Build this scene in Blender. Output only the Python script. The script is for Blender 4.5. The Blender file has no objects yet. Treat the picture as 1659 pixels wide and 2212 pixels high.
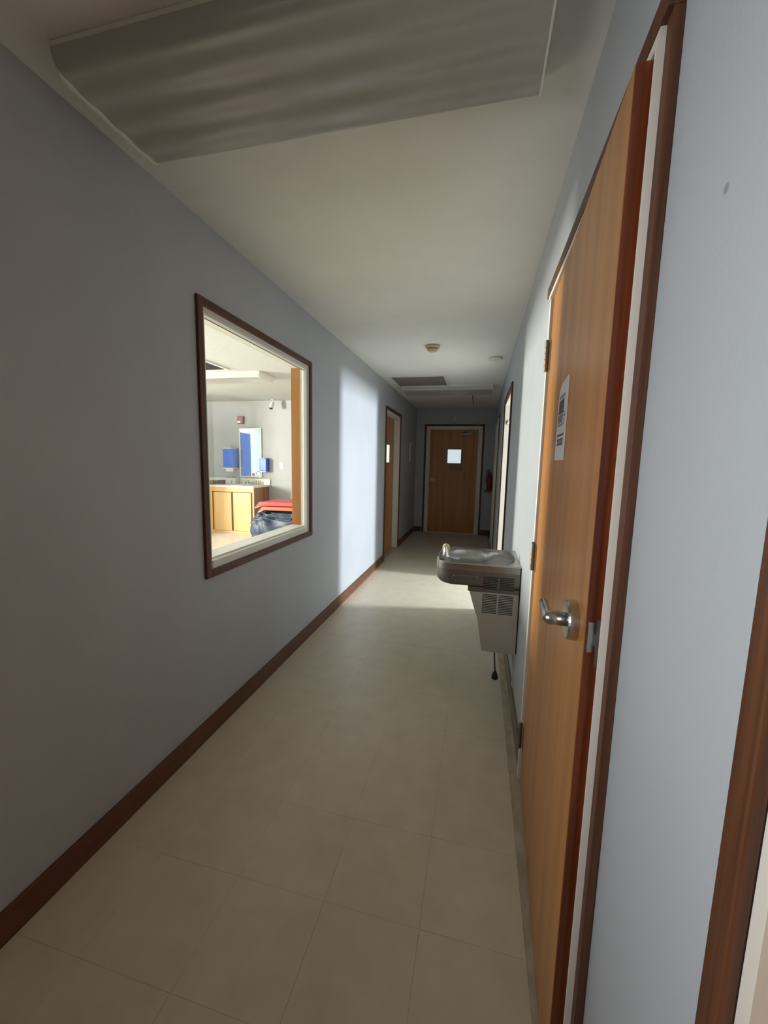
import bpy, bmesh, math, random
from mathutils import Vector, Matrix
random.seed(4)
SC = bpy.context.scene
COL = SC.collection

# ------------------------------------------------------------------ camera
W, D, H = 1.508, 7.9185, 2.44          # corridor width, length, height (metres)
PITCH, YAW, ROLL = -0.12611533, 0.23355681, -0.02160194
cam_d = bpy.data.cameras.new('camera'); cam = bpy.data.objects.new('camera', cam_d); COL.objects.link(cam)
rot = Matrix.Rotation(YAW, 3, 'Z') @ Matrix.Rotation(PITCH, 3, 'X') @ Matrix.Rotation(ROLL, 3, 'Y')
cx, cy, cz = rot @ Vector((1, 0, 0)), rot @ Vector((0, 0, 1)), -(rot @ Vector((0, 1, 0)))
cam.matrix_world = Matrix(((cx.x, cy.x, cz.x, 1.25829), (cx.y, cy.y, cz.y, 0.0), (cx.z, cy.z, cz.z, 1.38878), (0, 0, 0, 1)))
cam_d.sensor_fit = 'HORIZONTAL'; cam_d.sensor_width = 36.0; cam_d.lens = 856.22 * 36.0 / 1659.0
cam_d.clip_start = 0.02
SC.camera = cam

# ------------------------------------------------------------------ world, lights, exposure
world = bpy.data.worlds.new('overcast_sky'); SC.world = world; world.use_nodes = True
bgn = world.node_tree.nodes['Background']
bgn.inputs[0].default_value = (0.86, 0.95, 1.0, 1); bgn.inputs[1].default_value = 0.68

def area(name, loc, direction, sx, sy, power, color, spread=180):
    l = bpy.data.lights.new(name, 'AREA'); l.shape = 'RECTANGLE'; l.size = sx; l.size_y = sy
    l.energy = power; l.color = color; l.spread = math.radians(spread)
    o = bpy.data.objects.new(name, l); COL.objects.link(o); o.location = loc
    o.rotation_euler = Vector(direction).to_track_quat('-Z', 'Y').to_euler()
    return o
# daylight entering the playroom window, the side room window and an unseen left-wall window inferred behind the photographer
area('daylight_playroom', (-6.24, 2.42, 1.55), (1, 0, -0.02), 0.62, 1.25, 665, (1.0, 0.955, 0.87))
area('daylight_side_room', (5.66, 4.66, 1.85), (-1, 0, -0.05), 0.42, 0.90, 515, (0.86, 0.93, 1.0))
area('daylight_corridor_window', (-0.10, -0.50, 1.45), (1, 0.62, -0.04), 0.80, 0.60, 6.2, (0.95, 0.98, 1.0), 84)
SC.view_settings.view_transform = 'Standard'; SC.view_settings.look = 'None'
SC.view_settings.exposure = 0.24; SC.view_settings.gamma = 1.0
SC.view_settings.use_curve_mapping = False

# ------------------------------------------------------------------ materials
def mat(name, c, rough=0.6, metal=0.0, c2=None, scale=(5, 5, 5), bump=0.0, bscale=200.0, detail=4, spec=None, coat=0.0, lo=0.35, hi=0.65, trans=0.0):
    m = bpy.data.materials.new(name); m.use_nodes = True
    nt = m.node_tree; b = nt.nodes['Principled BSDF']
    b.inputs['Base Color'].default_value = (*c, 1); b.inputs['Roughness'].default_value = rough
    b.inputs['Metallic'].default_value = metal
    if spec is not None: b.inputs['Specular IOR Level'].default_value = spec
    if coat: b.inputs['Coat Weight'].default_value = coat; b.inputs['Coat Roughness'].default_value = 0.25
    if trans: b.inputs['Transmission Weight'].default_value = trans; b.inputs['IOR'].default_value = 1.0 + 0.45 * 0
    if c2 is not None or bump:
        g = nt.nodes.new('ShaderNodeNewGeometry')
    if c2 is not None:
        mp = nt.nodes.new('ShaderNodeMapping'); mp.inputs['Scale'].default_value = scale
        nt.links.new(g.outputs['Position'], mp.inputs['Vector'])
        n = nt.nodes.new('ShaderNodeTexNoise'); n.inputs['Scale'].default_value = 1.0; n.inputs['Detail'].default_value = detail
        nt.links.new(mp.outputs[0], n.inputs['Vector'])
        r = nt.nodes.new('ShaderNodeValToRGB'); r.color_ramp.elements[0].position = lo; r.color_ramp.elements[1].position = hi
        r.color_ramp.elements[0].color = (*c, 1); r.color_ramp.elements[1].color = (*c2, 1)
        nt.links.new(n.outputs['Fac'], r.inputs[0]); nt.links.new(r.outputs[0], b.inputs['Base Color'])
    if bump:
        n2 = nt.nodes.new('ShaderNodeTexNoise'); n2.inputs['Scale'].default_value = bscale; n2.inputs['Detail'].default_value = 2
        nt.links.new(g.outputs['Position'], n2.inputs['Vector'])
        bp = nt.nodes.new('ShaderNodeBump'); bp.inputs['Strength'].default_value = bump; bp.inputs['Distance'].default_value = 0.002
        nt.links.new(n2.outputs['Fac'], bp.inputs['Height']); nt.links.new(bp.outputs[0], b.inputs['Normal'])
    return m
M = dict(
    wall=mat('blue_grey_paint', (0.415, 0.438, 0.465), 0.55, c2=(0.445, 0.468, 0.495), scale=(2, 2, 2), bump=0.25, bscale=120),
    wallroom=mat('pale_room_paint', (0.40, 0.415, 0.41), 0.6, c2=(0.43, 0.445, 0.44), scale=(2, 2, 2), bump=0.2, bscale=120),
    ceil=mat('textured_ceiling', (0.75, 0.75, 0.70), 0.9, c2=(0.79, 0.79, 0.74), scale=(3, 3, 3), bump=0.5, bscale=160),
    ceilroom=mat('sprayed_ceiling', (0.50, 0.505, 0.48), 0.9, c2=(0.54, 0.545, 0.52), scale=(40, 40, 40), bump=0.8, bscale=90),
    tile=mat('vinyl_tile', (0.62, 0.545, 0.42), 0.36, c2=(0.68, 0.605, 0.475), scale=(9, 9, 9), bump=0.10, bscale=14, lo=0.3, hi=0.7),
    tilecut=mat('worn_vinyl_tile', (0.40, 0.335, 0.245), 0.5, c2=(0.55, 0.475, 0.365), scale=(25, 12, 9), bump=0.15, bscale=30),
    joint=mat('tile_adhesive', (0.22, 0.18, 0.13), 0.8),
    door=mat('honey_veneer', (0.37, 0.145, 0.030), 0.36, c2=(0.52, 0.225, 0.055), scale=(14, 14, 0.7), bump=0.05, bscale=60, coat=0.08),
    edge=mat('red_brown_edge', (0.085, 0.015, 0.004), 0.35, c2=(0.20, 0.045, 0.011), scale=(70, 70, 2.2), coat=0.2),
    trim=mat('dark_stained_trim', (0.060, 0.018, 0.006), 0.5, c2=(0.125, 0.042, 0.015), scale=(110, 110, 2.5), bump=0.1, bscale=80),
    base=mat('stained_baseboard', (0.095, 0.034, 0.013), 0.5, c2=(0.14, 0.054, 0.023), scale=(30, 3, 60)),
    basegrey=mat('grey_brown_baseboard', (0.15, 0.10, 0.065), 0.6, c2=(0.25, 0.19, 0.13), scale=(20, 6, 40)),
    white=mat('cream_jamb_paint', (0.72, 0.66, 0.58), 0.45, c2=(0.76, 0.70, 0.62), scale=(3, 3, 3)),
    whitew=mat('white_window_paint', (0.74, 0.73, 0.68), 0.4, c2=(0.78, 0.77, 0.72), scale=(5, 5, 5)),
    steel=mat('brushed_steel', (0.42, 0.40, 0.37), 0.33, 1.0, c2=(0.50, 0.48, 0.45), scale=(30, 400, 30)),
    steeldk=mat('dark_steel_skirt', (0.25, 0.225, 0.205), 0.38, 0.8, c2=(0.29, 0.265, 0.24), scale=(30, 30, 300)),
    beige=mat('taupe_enamel', (0.52, 0.465, 0.41), 0.45, c2=(0.56, 0.50, 0.45), scale=(6, 6, 6)),
    chrome=mat('polished_chrome', (0.75, 0.75, 0.76), 0.12, 1.0),
    satin=mat('satin_nickel', (0.55, 0.53, 0.52), 0.28, 1.0),
    bronze=mat('aged_bronze', (0.22, 0.17, 0.11), 0.4, 0.8, c2=(0.32, 0.26, 0.18), scale=(200, 200, 200)),
    black=mat('black_rubber', (0.012, 0.012, 0.012), 0.5),
    dark=mat('dark_gap', (0.02, 0.02, 0.022), 0.8),
    cream=mat('cream_plastic', (0.72, 0.60, 0.42), 0.4),
    offwhite=mat('off_white_plastic', (0.70, 0.69, 0.64), 0.45),
    tan=mat('yellowed_plastic', (0.55, 0.42, 0.26), 0.5),
    lens=mat('frosted_acrylic', (0.40, 0.395, 0.36), 0.35, c2=(0.43, 0.425, 0.39), scale=(3, 3, 3)),
    rim=mat('pale_enamel', (0.80, 0.77, 0.68), 0.4),
    grille=mat('grey_grille', (0.17, 0.16, 0.14), 0.5),
    blue=mat('blue_plastic', (0.035, 0.14, 0.62), 0.3, c2=(0.05, 0.17, 0.70), scale=(8, 8, 8)),
    bluedk=mat('dark_blue_plastic', (0.02, 0.07, 0.33), 0.3),
    red=mat('red_enamel', (0.20, 0.012, 0.012), 0.35),
    redm=mat('red_vinyl', (0.55, 0.05, 0.06), 0.45, c2=(0.60, 0.07, 0.08), scale=(9, 9, 9)),
    orange=mat('orange_red_vinyl', (0.85, 0.14, 0.06), 0.45),
    bag=mat('navy_plastic_film', (0.030, 0.045, 0.075), 0.5, c2=(0.05, 0.07, 0.11), scale=(7, 7, 7)),
    cab=mat('maple_cabinet', (0.72, 0.42, 0.14), 0.45, c2=(0.78, 0.48, 0.17), scale=(12, 12, 1.5)),
    cabdk=mat('brown_cabinet_side', (0.26, 0.12, 0.045), 0.5, c2=(0.34, 0.16, 0.065), scale=(14, 14, 1.2)),
    groove=mat('dark_groove', (0.12, 0.045, 0.015), 0.7),
    lam=mat('cream_laminate', (0.80, 0.78, 0.68), 0.35),
    paper=mat('sign_paper', (0.66, 0.62, 0.58), 0.3, c2=(0.69, 0.65, 0.61), scale=(20, 20, 20)),
    ink=mat('black_ink', (0.02, 0.018, 0.02), 0.5),
    inkgrey=mat('grey_ink', (0.16, 0.14, 0.14), 0.5),
    mirror=mat('mirror_silver', (0.86, 0.90, 0.92), 0.03, 1.0),
    card=mat('brown_card', (0.30, 0.20, 0.12), 0.7), carddk=mat('dark_brown_card', (0.07, 0.045, 0.03), 0.7),
    pink=mat('pink_vinyl', (0.75, 0.25, 0.25), 0.5), clearbox=mat('milky_plastic', (0.62, 0.62, 0.56), 0.3),
    roomblue=mat('pale_blue_panel', (0.29, 0.43, 0.52), 0.6, c2=(0.31, 0.45, 0.54), scale=(3, 3, 3)), threshold=mat('aluminium_strip', (0.55, 0.52, 0.47), 0.35, 0.6),
    scuff=mat('scuff_mark', (0.27, 0.28, 0.32), 0.7),
    tread=mat('room_tile', (0.62, 0.56, 0.46), 0.35, c2=(0.70, 0.64, 0.54), scale=(9, 9, 9)),
)
def glass(name, col=(0.97, 0.99, 0.98), a=0.93):
    m = bpy.data.materials.new(name); m.use_nodes = True; nt = m.node_tree
    for n in list(nt.nodes): nt.nodes.remove(n)
    o = nt.nodes.new('ShaderNodeOutputMaterial'); t = nt.nodes.new('ShaderNodeBsdfTransparent'); g = nt.nodes.new('ShaderNodeBsdfGlossy')
    mx = nt.nodes.new('ShaderNodeMixShader'); f = nt.nodes.new('ShaderNodeFresnel'); f.inputs[0].default_value = 1.35
    t.inputs[0].default_value = (*col, 1); g.inputs['Roughness'].default_value = 0.02
    gg = nt.nodes.new('ShaderNodeNewGeometry'); mm = nt.nodes.new('ShaderNodeMath'); mm.operation = 'SUBTRACT'; mm.inputs[0].default_value = 1.0
    m2 = nt.nodes.new('ShaderNodeMath'); m2.operation = 'MULTIPLY'; nt.links.new(gg.outputs['Backfacing'], mm.inputs[1])
    nt.links.new(mm.outputs[0], m2.inputs[0]); nt.links.new(f.outputs[0], m2.inputs[1]); nt.links.new(m2.outputs[0], mx.inputs[0]); nt.links.new(t.outputs[0], mx.inputs[1]); nt.links.new(g.outputs[0], mx.inputs[2])
    nt.links.new(mx.outputs[0], o.inputs[0]); return m
M['glass'] = glass('clear_glass')

# ------------------------------------------------------------------ mesh helpers (all take world coordinates)
def box(bm, x0, x1, y0, y1, z0, z1, T=None):
    v = [bm.verts.new((x, y, z)) for x in (x0, x1) for y in (y0, y1) for z in (z0, z1)]
    if T is not None:
        for q in v: q.co = T @ q.co
    for f in ((0, 1, 3, 2), (4, 6, 7, 5), (0, 4, 5, 1), (2, 3, 7, 6), (0, 2, 6, 4), (1, 5, 7, 3)):
        bm.faces.new([v[i] for i in f])
    return v
def prism(bm, pts, axis, a, b, T=None):
    """extrude a polygon given in the two other axes (order x,y,z without axis) from a to b"""
    def P(p, t):
        q = list(p); q.insert(axis, t); return Vector(q)
    A = [bm.verts.new(P(p, a)) for p in pts]; B = [bm.verts.new(P(p, b)) for p in pts]
    if T is not None:
        for q in A + B: q.co = T @ q.co
    n = len(pts)
    bm.faces.new(A); bm.faces.new(B[::-1])
    for i in range(n): bm.faces.new((A[i], B[i], B[(i + 1) % n], A[(i + 1) % n]))
    bmesh.ops.recalc_face_normals(bm, faces=bm.faces)
def lathe(bm, prof, origin, axis=(0, 0, 1), seg=24):
    """prof: (radius, height) list along axis from origin"""
    q = Vector((0, 0, 1)).rotation_difference(Vector(axis)); o = Vector(origin); rings = []
    for r, h in prof:
        rings.append([bm.verts.new(o + q @ Vector((r * math.cos(2 * math.pi * k / seg), r * math.sin(2 * math.pi * k / seg), h))) for k in range(seg)] if r > 1e-6
                     else [bm.verts.new(o + q @ Vector((0, 0, h)))])
    for A, B in zip(rings, rings[1:]):
        for k in range(seg):
            k2 = (k + 1) % seg
            if len(A) == 1 and len(B) == 1: continue
            if len(A) == 1: bm.faces.new((A[0], B[k], B[k2]))
            elif len(B) == 1: bm.faces.new((A[k], A[k2], B[0]))
            else: bm.faces.new((A[k], A[k2], B[k2], B[k]))
    if len(rings[0]) > 1: bm.faces.new(rings[0][::-1])
    if len(rings[-1]) > 1: bm.faces.new(rings[-1])
    bmesh.ops.recalc_face_normals(bm, faces=bm.faces)
def tube(bm, pts, r, seg=10):
    pts = [Vector(p) for p in pts]; rings = []; ref = Vector((0.13, 0.37, 0.91))
    rr = r if isinstance(r, (list, tuple)) else [r] * len(pts)
    for i, p in enumerate(pts):
        t = (pts[min(i + 1, len(pts) - 1)] - pts[max(i - 1, 0)]).normalized()
        u = t.cross(ref).normalized(); w = t.cross(u)
        rings.append([bm.verts.new(p + rr[i] * (math.cos(2 * math.pi * k / seg) * u + math.sin(2 * math.pi * k / seg) * w)) for k in range(seg)])
    for A, B in zip(rings, rings[1:]):
        for k in range(seg): bm.faces.new((A[k], A[(k + 1) % seg], B[(k + 1) % seg], B[k]))
    bm.faces.new(rings[0][::-1]); bm.faces.new(rings[-1])
    bmesh.ops.recalc_face_normals(bm, faces=bm.faces)
def obj(name, bm, m, parent=None, bevel=0.0, smooth=False, seg=2):
    off = parent.matrix_world.translation.copy() if parent is not None else Vector()
    if off.length:
        for v in bm.verts: v.co -= off
    me = bpy.data.meshes.new(name); bm.to_mesh(me); bm.free(); me.materials.append(M[m] if isinstance(m, str) else m)
    if smooth:
        for p in me.polygons: p.use_smooth = True
    o = bpy.data.objects.new(name, me); COL.objects.link(o)
    if parent is not None: o.parent = parent
    if bevel:
        b = o.modifiers.new('bevel', 'BEVEL'); b.width = bevel; b.segments = seg; b.limit_method = 'ANGLE'; b.angle_limit = math.radians(40)
        b.harden_normals = False
    return o
def bxo(name, m, parent, x0, x1, y0, y1, z0, z1, bevel=0.0, T=None):
    bm = bmesh.new(); box(bm, x0, x1, y0, y1, z0, z1, T); return obj(name, bm, m, parent, bevel)
def sub(name, bm, m, parent, root_off=Vector(), **k):
    return obj(name, bm, m, parent, **k)
def struct(o, label=None):
    o['kind'] = 'structure'
    if label: o['label'] = label
    return o
def empty(name, loc):
    o = bpy.data.objects.new(name, None); COL.objects.link(o); o.location = loc
    o.matrix_world = Matrix.Translation(loc); o.empty_display_size = 0.05; return o
def thing(name, label, cat, loc, group=None):
    o = empty(name, loc); o['label'] = label; o['category'] = cat
    if group: o['group'] = group
    return o
def tag(o, label, cat, group=None):
    o['label'] = label; o['category'] = cat
    if group: o['group'] = group
    return o
def wallbm(axis, f0, f1, a0, a1, z0, z1, holes):
    """wall slab: axis 0 = slab normal x (f0..f1 thickness in x), runs in y a0..a1; holes (a,b,zl,zh)"""
    bm = bmesh.new()
    def add(p, q, zl, zh):
        if q - p < 1e-4 or zh - zl < 1e-4: return
        if axis == 0: box(bm, f0, f1, p, q, zl, zh)
        else: box(bm, p, q, f0, f1, zl, zh)
    c = a0
    for a, b, zl, zh in sorted(holes):
        add(c, a, z0, z1); add(a, b, z0, zl); add(a, b, zh, z1); c = b
    add(c, a1, z0, z1)
    return bm

# ------------------------------------------------------------------ structure: corridor shell
TH = 0.13
Y0 = -1.9
wl = struct(obj('wall_left', wallbm(0, -TH, 0, Y0, D, 0, H, [(-0.95, -0.05, 1.05, 1.80), (1.635, 2.80, 0.845, 2.07), (5.30, 6.26, 0, 2.09)]), 'wall'))
wr = struct(obj('wall_right', wallbm(0, W, W + TH, Y0, D, 0, H, [(-0.62, 0.365, 0, 2.06), (0.748, 1.735, 0, 2.038), (3.80, 4.80, 0, 2.07), (6.20, 7.20, 0, 2.07)]), 'wall'))
we = struct(obj('wall_far', wallbm(1, D, D + TH, -TH, W + TH, 0, H, [(0.205, 1.275, 0, 2.10)]), 'wall'))
wb = struct(obj('wall_near', wallbm(1, Y0 - TH, Y0, -TH, W + TH, 0, H, []), 'wall'))
ceil = struct(bxo('ceiling', 'ceil', None, -TH, W + TH, Y0 - TH, D + TH, H + 0.001, H + 0.10))
fl = struct(bxo('floor', 'joint', None, 0.0, W, Y0, D, -0.10, -0.003))
# vinyl tiles, 12 inch grid measured from the joints in the photo
ys = [1.0257 + 0.3048 * k for k in range(-9, 24)]
xs = [0.0, 0.2358, 0.5406, 0.8454, 1.1502, 1.455]
meshes = {}
def tile(x0, x1, y0, y1, m, parent, z0=-0.0028, z1=0.0, g=0.0003):
    y0 = max(y0, parent['ymin']) if 'ymin' in parent else y0
    if y1 - y0 < 0.02: return
    key = (round(x1 - x0, 4), round(y1 - y0, 4), m)
    if key not in meshes:
        bm = bmesh.new(); w, l = (x1 - x0) / 2 - g, (y1 - y0) / 2 - g
        box(bm, -w, w, -l, l, z0, z1)
        me = bpy.data.meshes.new('tile'); bm.to_mesh(me); bm.free(); me.materials.append(M[m]); meshes[key] = me
    o = bpy.data.objects.new('tile', meshes[key]); COL.objects.link(o); o.parent = parent
    o.location = ((x0 + x1) / 2, (y0 + y1) / 2, random.uniform(-0.0001, 0.0002))
for a, b in zip(ys, ys[1:]):
    if b < Y0 + 0.02 or a > D - 0.02: continue
    for x0, x1 in zip(xs, xs[1:]):
        tile(x0, x1, max(a, Y0), min(b, D), 'tile', fl)
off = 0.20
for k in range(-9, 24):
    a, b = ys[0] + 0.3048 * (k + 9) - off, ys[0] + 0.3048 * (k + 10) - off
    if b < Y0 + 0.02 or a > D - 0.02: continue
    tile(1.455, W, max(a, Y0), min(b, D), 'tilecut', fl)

# ------------------------------------------------------------------ structure: playroom seen through the window (left)
RX, RY0, RY1, RH = -6.3, -1.2, 7.05, 2.50
struct(obj('wall_playroom_far', wallbm(1, RY1, RY1 + TH, RX - TH, -TH, 0, RH, []), 'wallroom'))
struct(obj('wall_playroom_near', wallbm(1, RY0 - TH, RY0, RX - TH, -TH, 0, RH, []), 'wallroom'))
struct(obj('wall_playroom_left', wallbm(0, RX - TH, RX, RY0, RY1, 0, RH, [(2.10, 2.74, 0.90, 2.20)]), 'roomblue'))
struct(bxo('ceiling_playroom', 'ceilroom', None, RX - TH, -TH - 0.0005, RY0 - TH, RY1 + TH, RH + 0.001, RH + 0.10))
struct(bxo('wall_playroom_header', 'wallroom', None, -TH - 0.01, -TH - 0.0005, RY0, RY1, H - 0.02, RH))
fl2 = struct(bxo('floor_playroom', 'joint', None, RX, -TH - 0.0005, RY0, RY1, -0.10, -0.003))
struct(bxo('floor_playroom_door_sill', 'threshold', None, -TH, 0, 5.30, 6.26, -0.10, 0.0))
for i in range(8):
    for j in range(11):
        tile(-4.2 + 0.3048 * i, -4.2 + 0.3048 * (i + 1), 3.65 + 0.3048 * j, 3.65 + 0.3048 * (j + 1), 'tread', fl2)
o = bxo('tile', 'tread', fl2, -4.2 + 0.3048 * 8, -TH - 0.001, RY0, RY1, -0.0028, 0.0)
o = bxo('tile', 'tread', fl2, RX, -4.201, RY0, RY1, -0.0028, 0.0)
o = bxo('tile', 'tread', fl2, -4.2, -4.2 + 0.3048 * 8 - 0.001, RY0, 3.649, -0.0028, 0.0)
# side room behind the open doorway on the right
SX, SY0, SY1 = 5.6, 2.7, 6.0
struct(obj('wall_side_room_far', wallbm(1, SY1, SY1 + TH, W + TH, SX + TH, 0, H, []), 'wallroom'))
struct(obj('wall_side_room_near', wallbm(1, SY0 - TH, SY0, W + TH, SX + TH, 0, H, []), 'wallroom'))
struct(obj('wall_side_room_right', wallbm(0, SX, SX + TH, SY0, SY1, 0, H, [(4.38, 4.94, 0.86, 2.14)]), 'wallroom'))
struct(bxo('ceiling_side_room', 'ceil', None, W + TH + 0.0005, SX + TH, SY0 - TH, SY1 + TH, H + 0.001, H + 0.10))
struct(bxo('floor_side_room', 'tread', None, W, SX, 3.801, 4.799, -0.10, -0.0001))
struct(bxo('floor_side_room', 'tread', None, W + TH + 0.0005, SX, SY0, 3.8, -0.10, -0.0001))
struct(bxo('floor_side_room', 'tread', None, W + TH + 0.0005, SX, 4.8, SY1, -0.10, -0.0001))
# baseboards
def baseboard(name, x0, x1, y0, y1, h, m='base'):
    return struct(bxo(name, m, None, x0, x1, y0, y1, 0.0003, h, 0.003))
baseboard('baseboard_left', 0.0002, 0.013, Y0, 5.258, 0.10)
baseboard('baseboard_left', 0.0002, 0.013, 6.302, D - 0.014, 0.10)
baseboard('baseboard_right', W - 0.013, W - 0.0002, 1.775, 3.755, 0.10, 'basegrey')  # greyer, paler brown than the other baseboards
baseboard('baseboard_right', W - 0.013, W - 0.0002, 4.85, 6.155, 0.10)
baseboard('baseboard_right', W - 0.013, W - 0.0002, 7.245, D - 0.014, 0.10)
baseboard('baseboard_right', W - 0.013, W - 0.0002, 0.396, 0.715, 0.10)
baseboard('baseboard_far', 0.0005, 0.158, D - 0.013, D - 0.0002, 0.10)
baseboard('baseboard_far', 1.322, W - 0.0005, D - 0.013, D - 0.0002, 0.10)
struct(bxo('baseboard_playroom', 'base', None, -2.68, -0.2, RY1 - 0.013, RY1 - 0.0002, 0.0003, 0.10))

# ------------------------------------------------------------------ window_1 : interior window to the playroom
win = struct(empty('window_1', (0, 2.2, 0.845)))
wy0, wy1, wz0, wz1 = 1.635, 2.80, 0.845, 2.07
cw, ct = 0.036, 0.015
bxo('casing', 'trim', win, 0.0002, ct, wy0 - cw, wy0, wz0 - cw, wz1 + cw, 0.003)
bxo('casing', 'trim', win, 0.0002, ct, wy1, wy1 + cw, wz0 - cw, wz1 + cw, 0.003)
bxo('casing', 'trim', win, 0.0002, ct, wy0 + 0.0002, wy1 - 0.0002, wz1, wz1 + cw, 0.003)
bxo('casing', 'trim', win, 0.0002, ct, wy0 + 0.0002, wy1 - 0.0002, wz0 - cw, wz0, 0.003)
# white liner (jambs, head, sill) then stops, glass between them
LN = 0.012
bxo('jamb_liner', 'whitew', win, -TH + 0.0, 0.002, wy0, wy0 + LN, wz0, wz1)
bxo('jamb_liner', 'whitew', win, -0.060, 0.002, wy1 - LN, wy1, wz0, wz1)
bxo('jamb_liner', 'door', win, -TH - 0.004, -0.0602, wy1 - LN - 0.002, wy1, wz0 + 0.045, wz1 - LN)
bxo('head_liner', 'whitew', win, -TH, 0.002, wy0 + LN, wy1 - LN, wz1 - LN, wz1)
bxo('sill', 'whitew', win, -TH - 0.012, -0.030, wy0 + LN, wy1 - LN, wz0 + 0.001, 0.892, 0.002)
for nm, a in (('stop', (-0.030, -0.004)),):
    bxo('stop', 'whitew', win, a[0], a[1], wy0 + LN, wy0 + LN + 0.018, wz0 + 0.0, wz1 - LN, 0.002)
    bxo('stop', 'whitew', win, a[0], a[1], wy1 - LN - 0.018, wy1 - LN, wz0 + 0.0, wz1 - LN, 0.002)
    bxo('stop', 'whitew', win, a[0], a[1], wy0 + LN + 0.018, wy1 - LN - 0.018, wz1 - LN - 0.018, wz1 - LN, 0.002)
    bxo('stop', 'whitew', win, a[0], a[1] + 0.004, wy0 + LN + 0.018, wy1 - LN - 0.018, wz0, wz0 + 0.040, 0.002)
bxo('gasket', 'grille', win, -0.034, -0.0302, wy0 + LN + 0.012, wy1 - LN - 0.012, wz1 - LN - 0.022, wz1 - LN - 0.018)
bxo('pane', 'glass', win, -0.036, -0.033, wy0 + LN + 0.0005, wy1 - LN - 0.0005, 0.8925, wz1 - LN - 0.0005)

# exterior windows of both side rooms plus the unseen corridor window: frame + mullion; daylight comes through them
for nm, xf, ya, yb, za, zb, s in (('window_4', 0.0, -0.95, -0.05, 1.05, 1.80, -1), ('window_2', RX, 2.10, 2.74, 0.90, 2.20, -1), ('window_3', SX, 4.38, 4.94, 0.86, 2.14, 1)):
    r = struct(empty(nm, (xf, (ya + yb) / 2, za)))
    xa, xb = sorted((xf - s * 0.004, xf - s * 0.024))
    bxo('casing', 'whitew', r, xa, xb, ya - 0.05, ya, za - 0.05, zb + 0.05)
    bxo('casing', 'whitew', r, xa, xb, yb, yb + 0.05, za - 0.05, zb + 0.05)
    bxo('casing', 'whitew', r, xa, xb, ya, yb, zb, zb + 0.05)
    bxo('casing', 'whitew', r, xa, xb, ya, yb, za - 0.05, za)

# ------------------------------------------------------------------ doors
def casing_set(parent, xa, xb, y0, y1, ztop, w, m='trim', axis=0):
    """casing boards round an opening y0..y1 (outer edges y0-w..y1+w), face from xa to xb"""
    def b(p, q, zl, zh, n='casing'):
        if axis == 0: return bxo(n, m, parent, xa, xb, p, q, zl, zh, 0.003)
        return bxo(n, m, parent, p, q, xa, xb, zl, zh, 0.003)
    b(y0 - w, y0, 0.0004, ztop); b(y1, y1 + w, 0.0004, ztop); b(y0 - w, y1 + w, ztop + 0.0003, ztop + w)

def lever(parent, base, n, along, name='lever_handle', L=0.10, r=0.040):
    """rose + spindle + lever; base = centre on leaf face, n = outward normal, along = lever direction"""
    n = Vector(n).normalized(); a = Vector(along).normalized(); b = Vector(base)
    bm = bmesh.new(); lathe(bm, [(r, 0.0004), (r, 0.016), (r * 0.93, 0.020), (0, 0.020)], b, n, 40)
    h = obj('rose', bm, 'satin', parent, smooth=False)
    bm = bmesh.new(); lathe(bm, [(0.0145, 0.0195), (0.0145, 0.050), (0.0125, 0.058), (0.006, 0.064), (0, 0.065)], b, n, 24)
    p = b + n * 0.052
    tube(bm, [p - a * 0.008, p, p + a * 0.03, p + a * L * 0.7, p + a * L * 0.92 , p + a * L], [0.009, 0.0115, 0.0105, 0.0095, 0.0095, 0.006], 16)
    obj(name, bm, 'satin', parent, smooth=True)
    return h

# door_1: the near door on the right wall, hinged at its far side and barely open
d1 = struct(empty('door_1', (W, 1.70, 0)))
bxo('casing', 'trim', d1, W - 0.0155, W - 0.0003, 0.719, 0.7422, 0.0004, 2.0378, 0.0015)
bxo('casing', 'trim', d1, W - 0.0140, W - 0.0003, 1.7352, 1.7632, 0.0004, 2.0378, 0.0015)
bxo('casing', 'trim', d1, 1.4840, W - 0.0003, 0.719, 1.7632, 2.0382, 2.0765, 0.0015)
# cream frame: near leg proud of the casing, far leg, head
bxo('jamb', 'white', d1, W - 0.0005, W + TH, 0.7485, 0.7615, 0.0004, 2.0205)
bxo('jamb_edge', 'white', d1, 1.4815, W - 0.0007, 0.7424, 0.7485, 0.0004, 2.0205)
bxo('jamb', 'white', d1, 1.4905, W + TH, 1.7035, 1.7350, 0.0004, 2.0205)
bxo('head_jamb', 'white', d1, 1.4860, W + TH, 0.7475, 1.7350, 2.0207, 2.0378)
bxo('stop', 'white', d1, 1.5600, 1.572, 0.762, 1.703, 2.008, 2.0205)
phi = math.atan2(1.4990 - 1.4643, 1.694 - 0.7720)
T1 = Matrix.Translation((1.4990, 1.694, 0)) @ Matrix.Rotation(-phi, 4, 'Z')   # local: y from -0.914..0, x thickness 0..0.044
LW = 0.916
leaf = bxo('leaf', 'door', d1, 0.0, 0.044, -LW, 0.0, 0.012, 2.018, 0.0, T1)
bxo('edge_band', 'edge', d1, 0.0008, 0.0432, -LW - 0.0025, -LW - 0.0001, 0.012, 2.018, 0.0, T1)
def L1(x, y, z): return T1 @ Vector((x, y, z))
nrm = (T1.to_3x3() @ Vector((-1, 0, 0))); alg = (T1.to_3x3() @ Vector((0, 1, 0)))
lever(d1, L1(0, -0.832, 1.070), nrm, alg, L=0.105, r=0.041)
bm = bmesh.new(); box(bm, 0.0045, 0.0365, -LW - 0.0042, -LW - 0.0026, 1.043, 1.102, T1); obj('latch_plate', bm, 'satin', d1, 0.0006)
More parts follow.
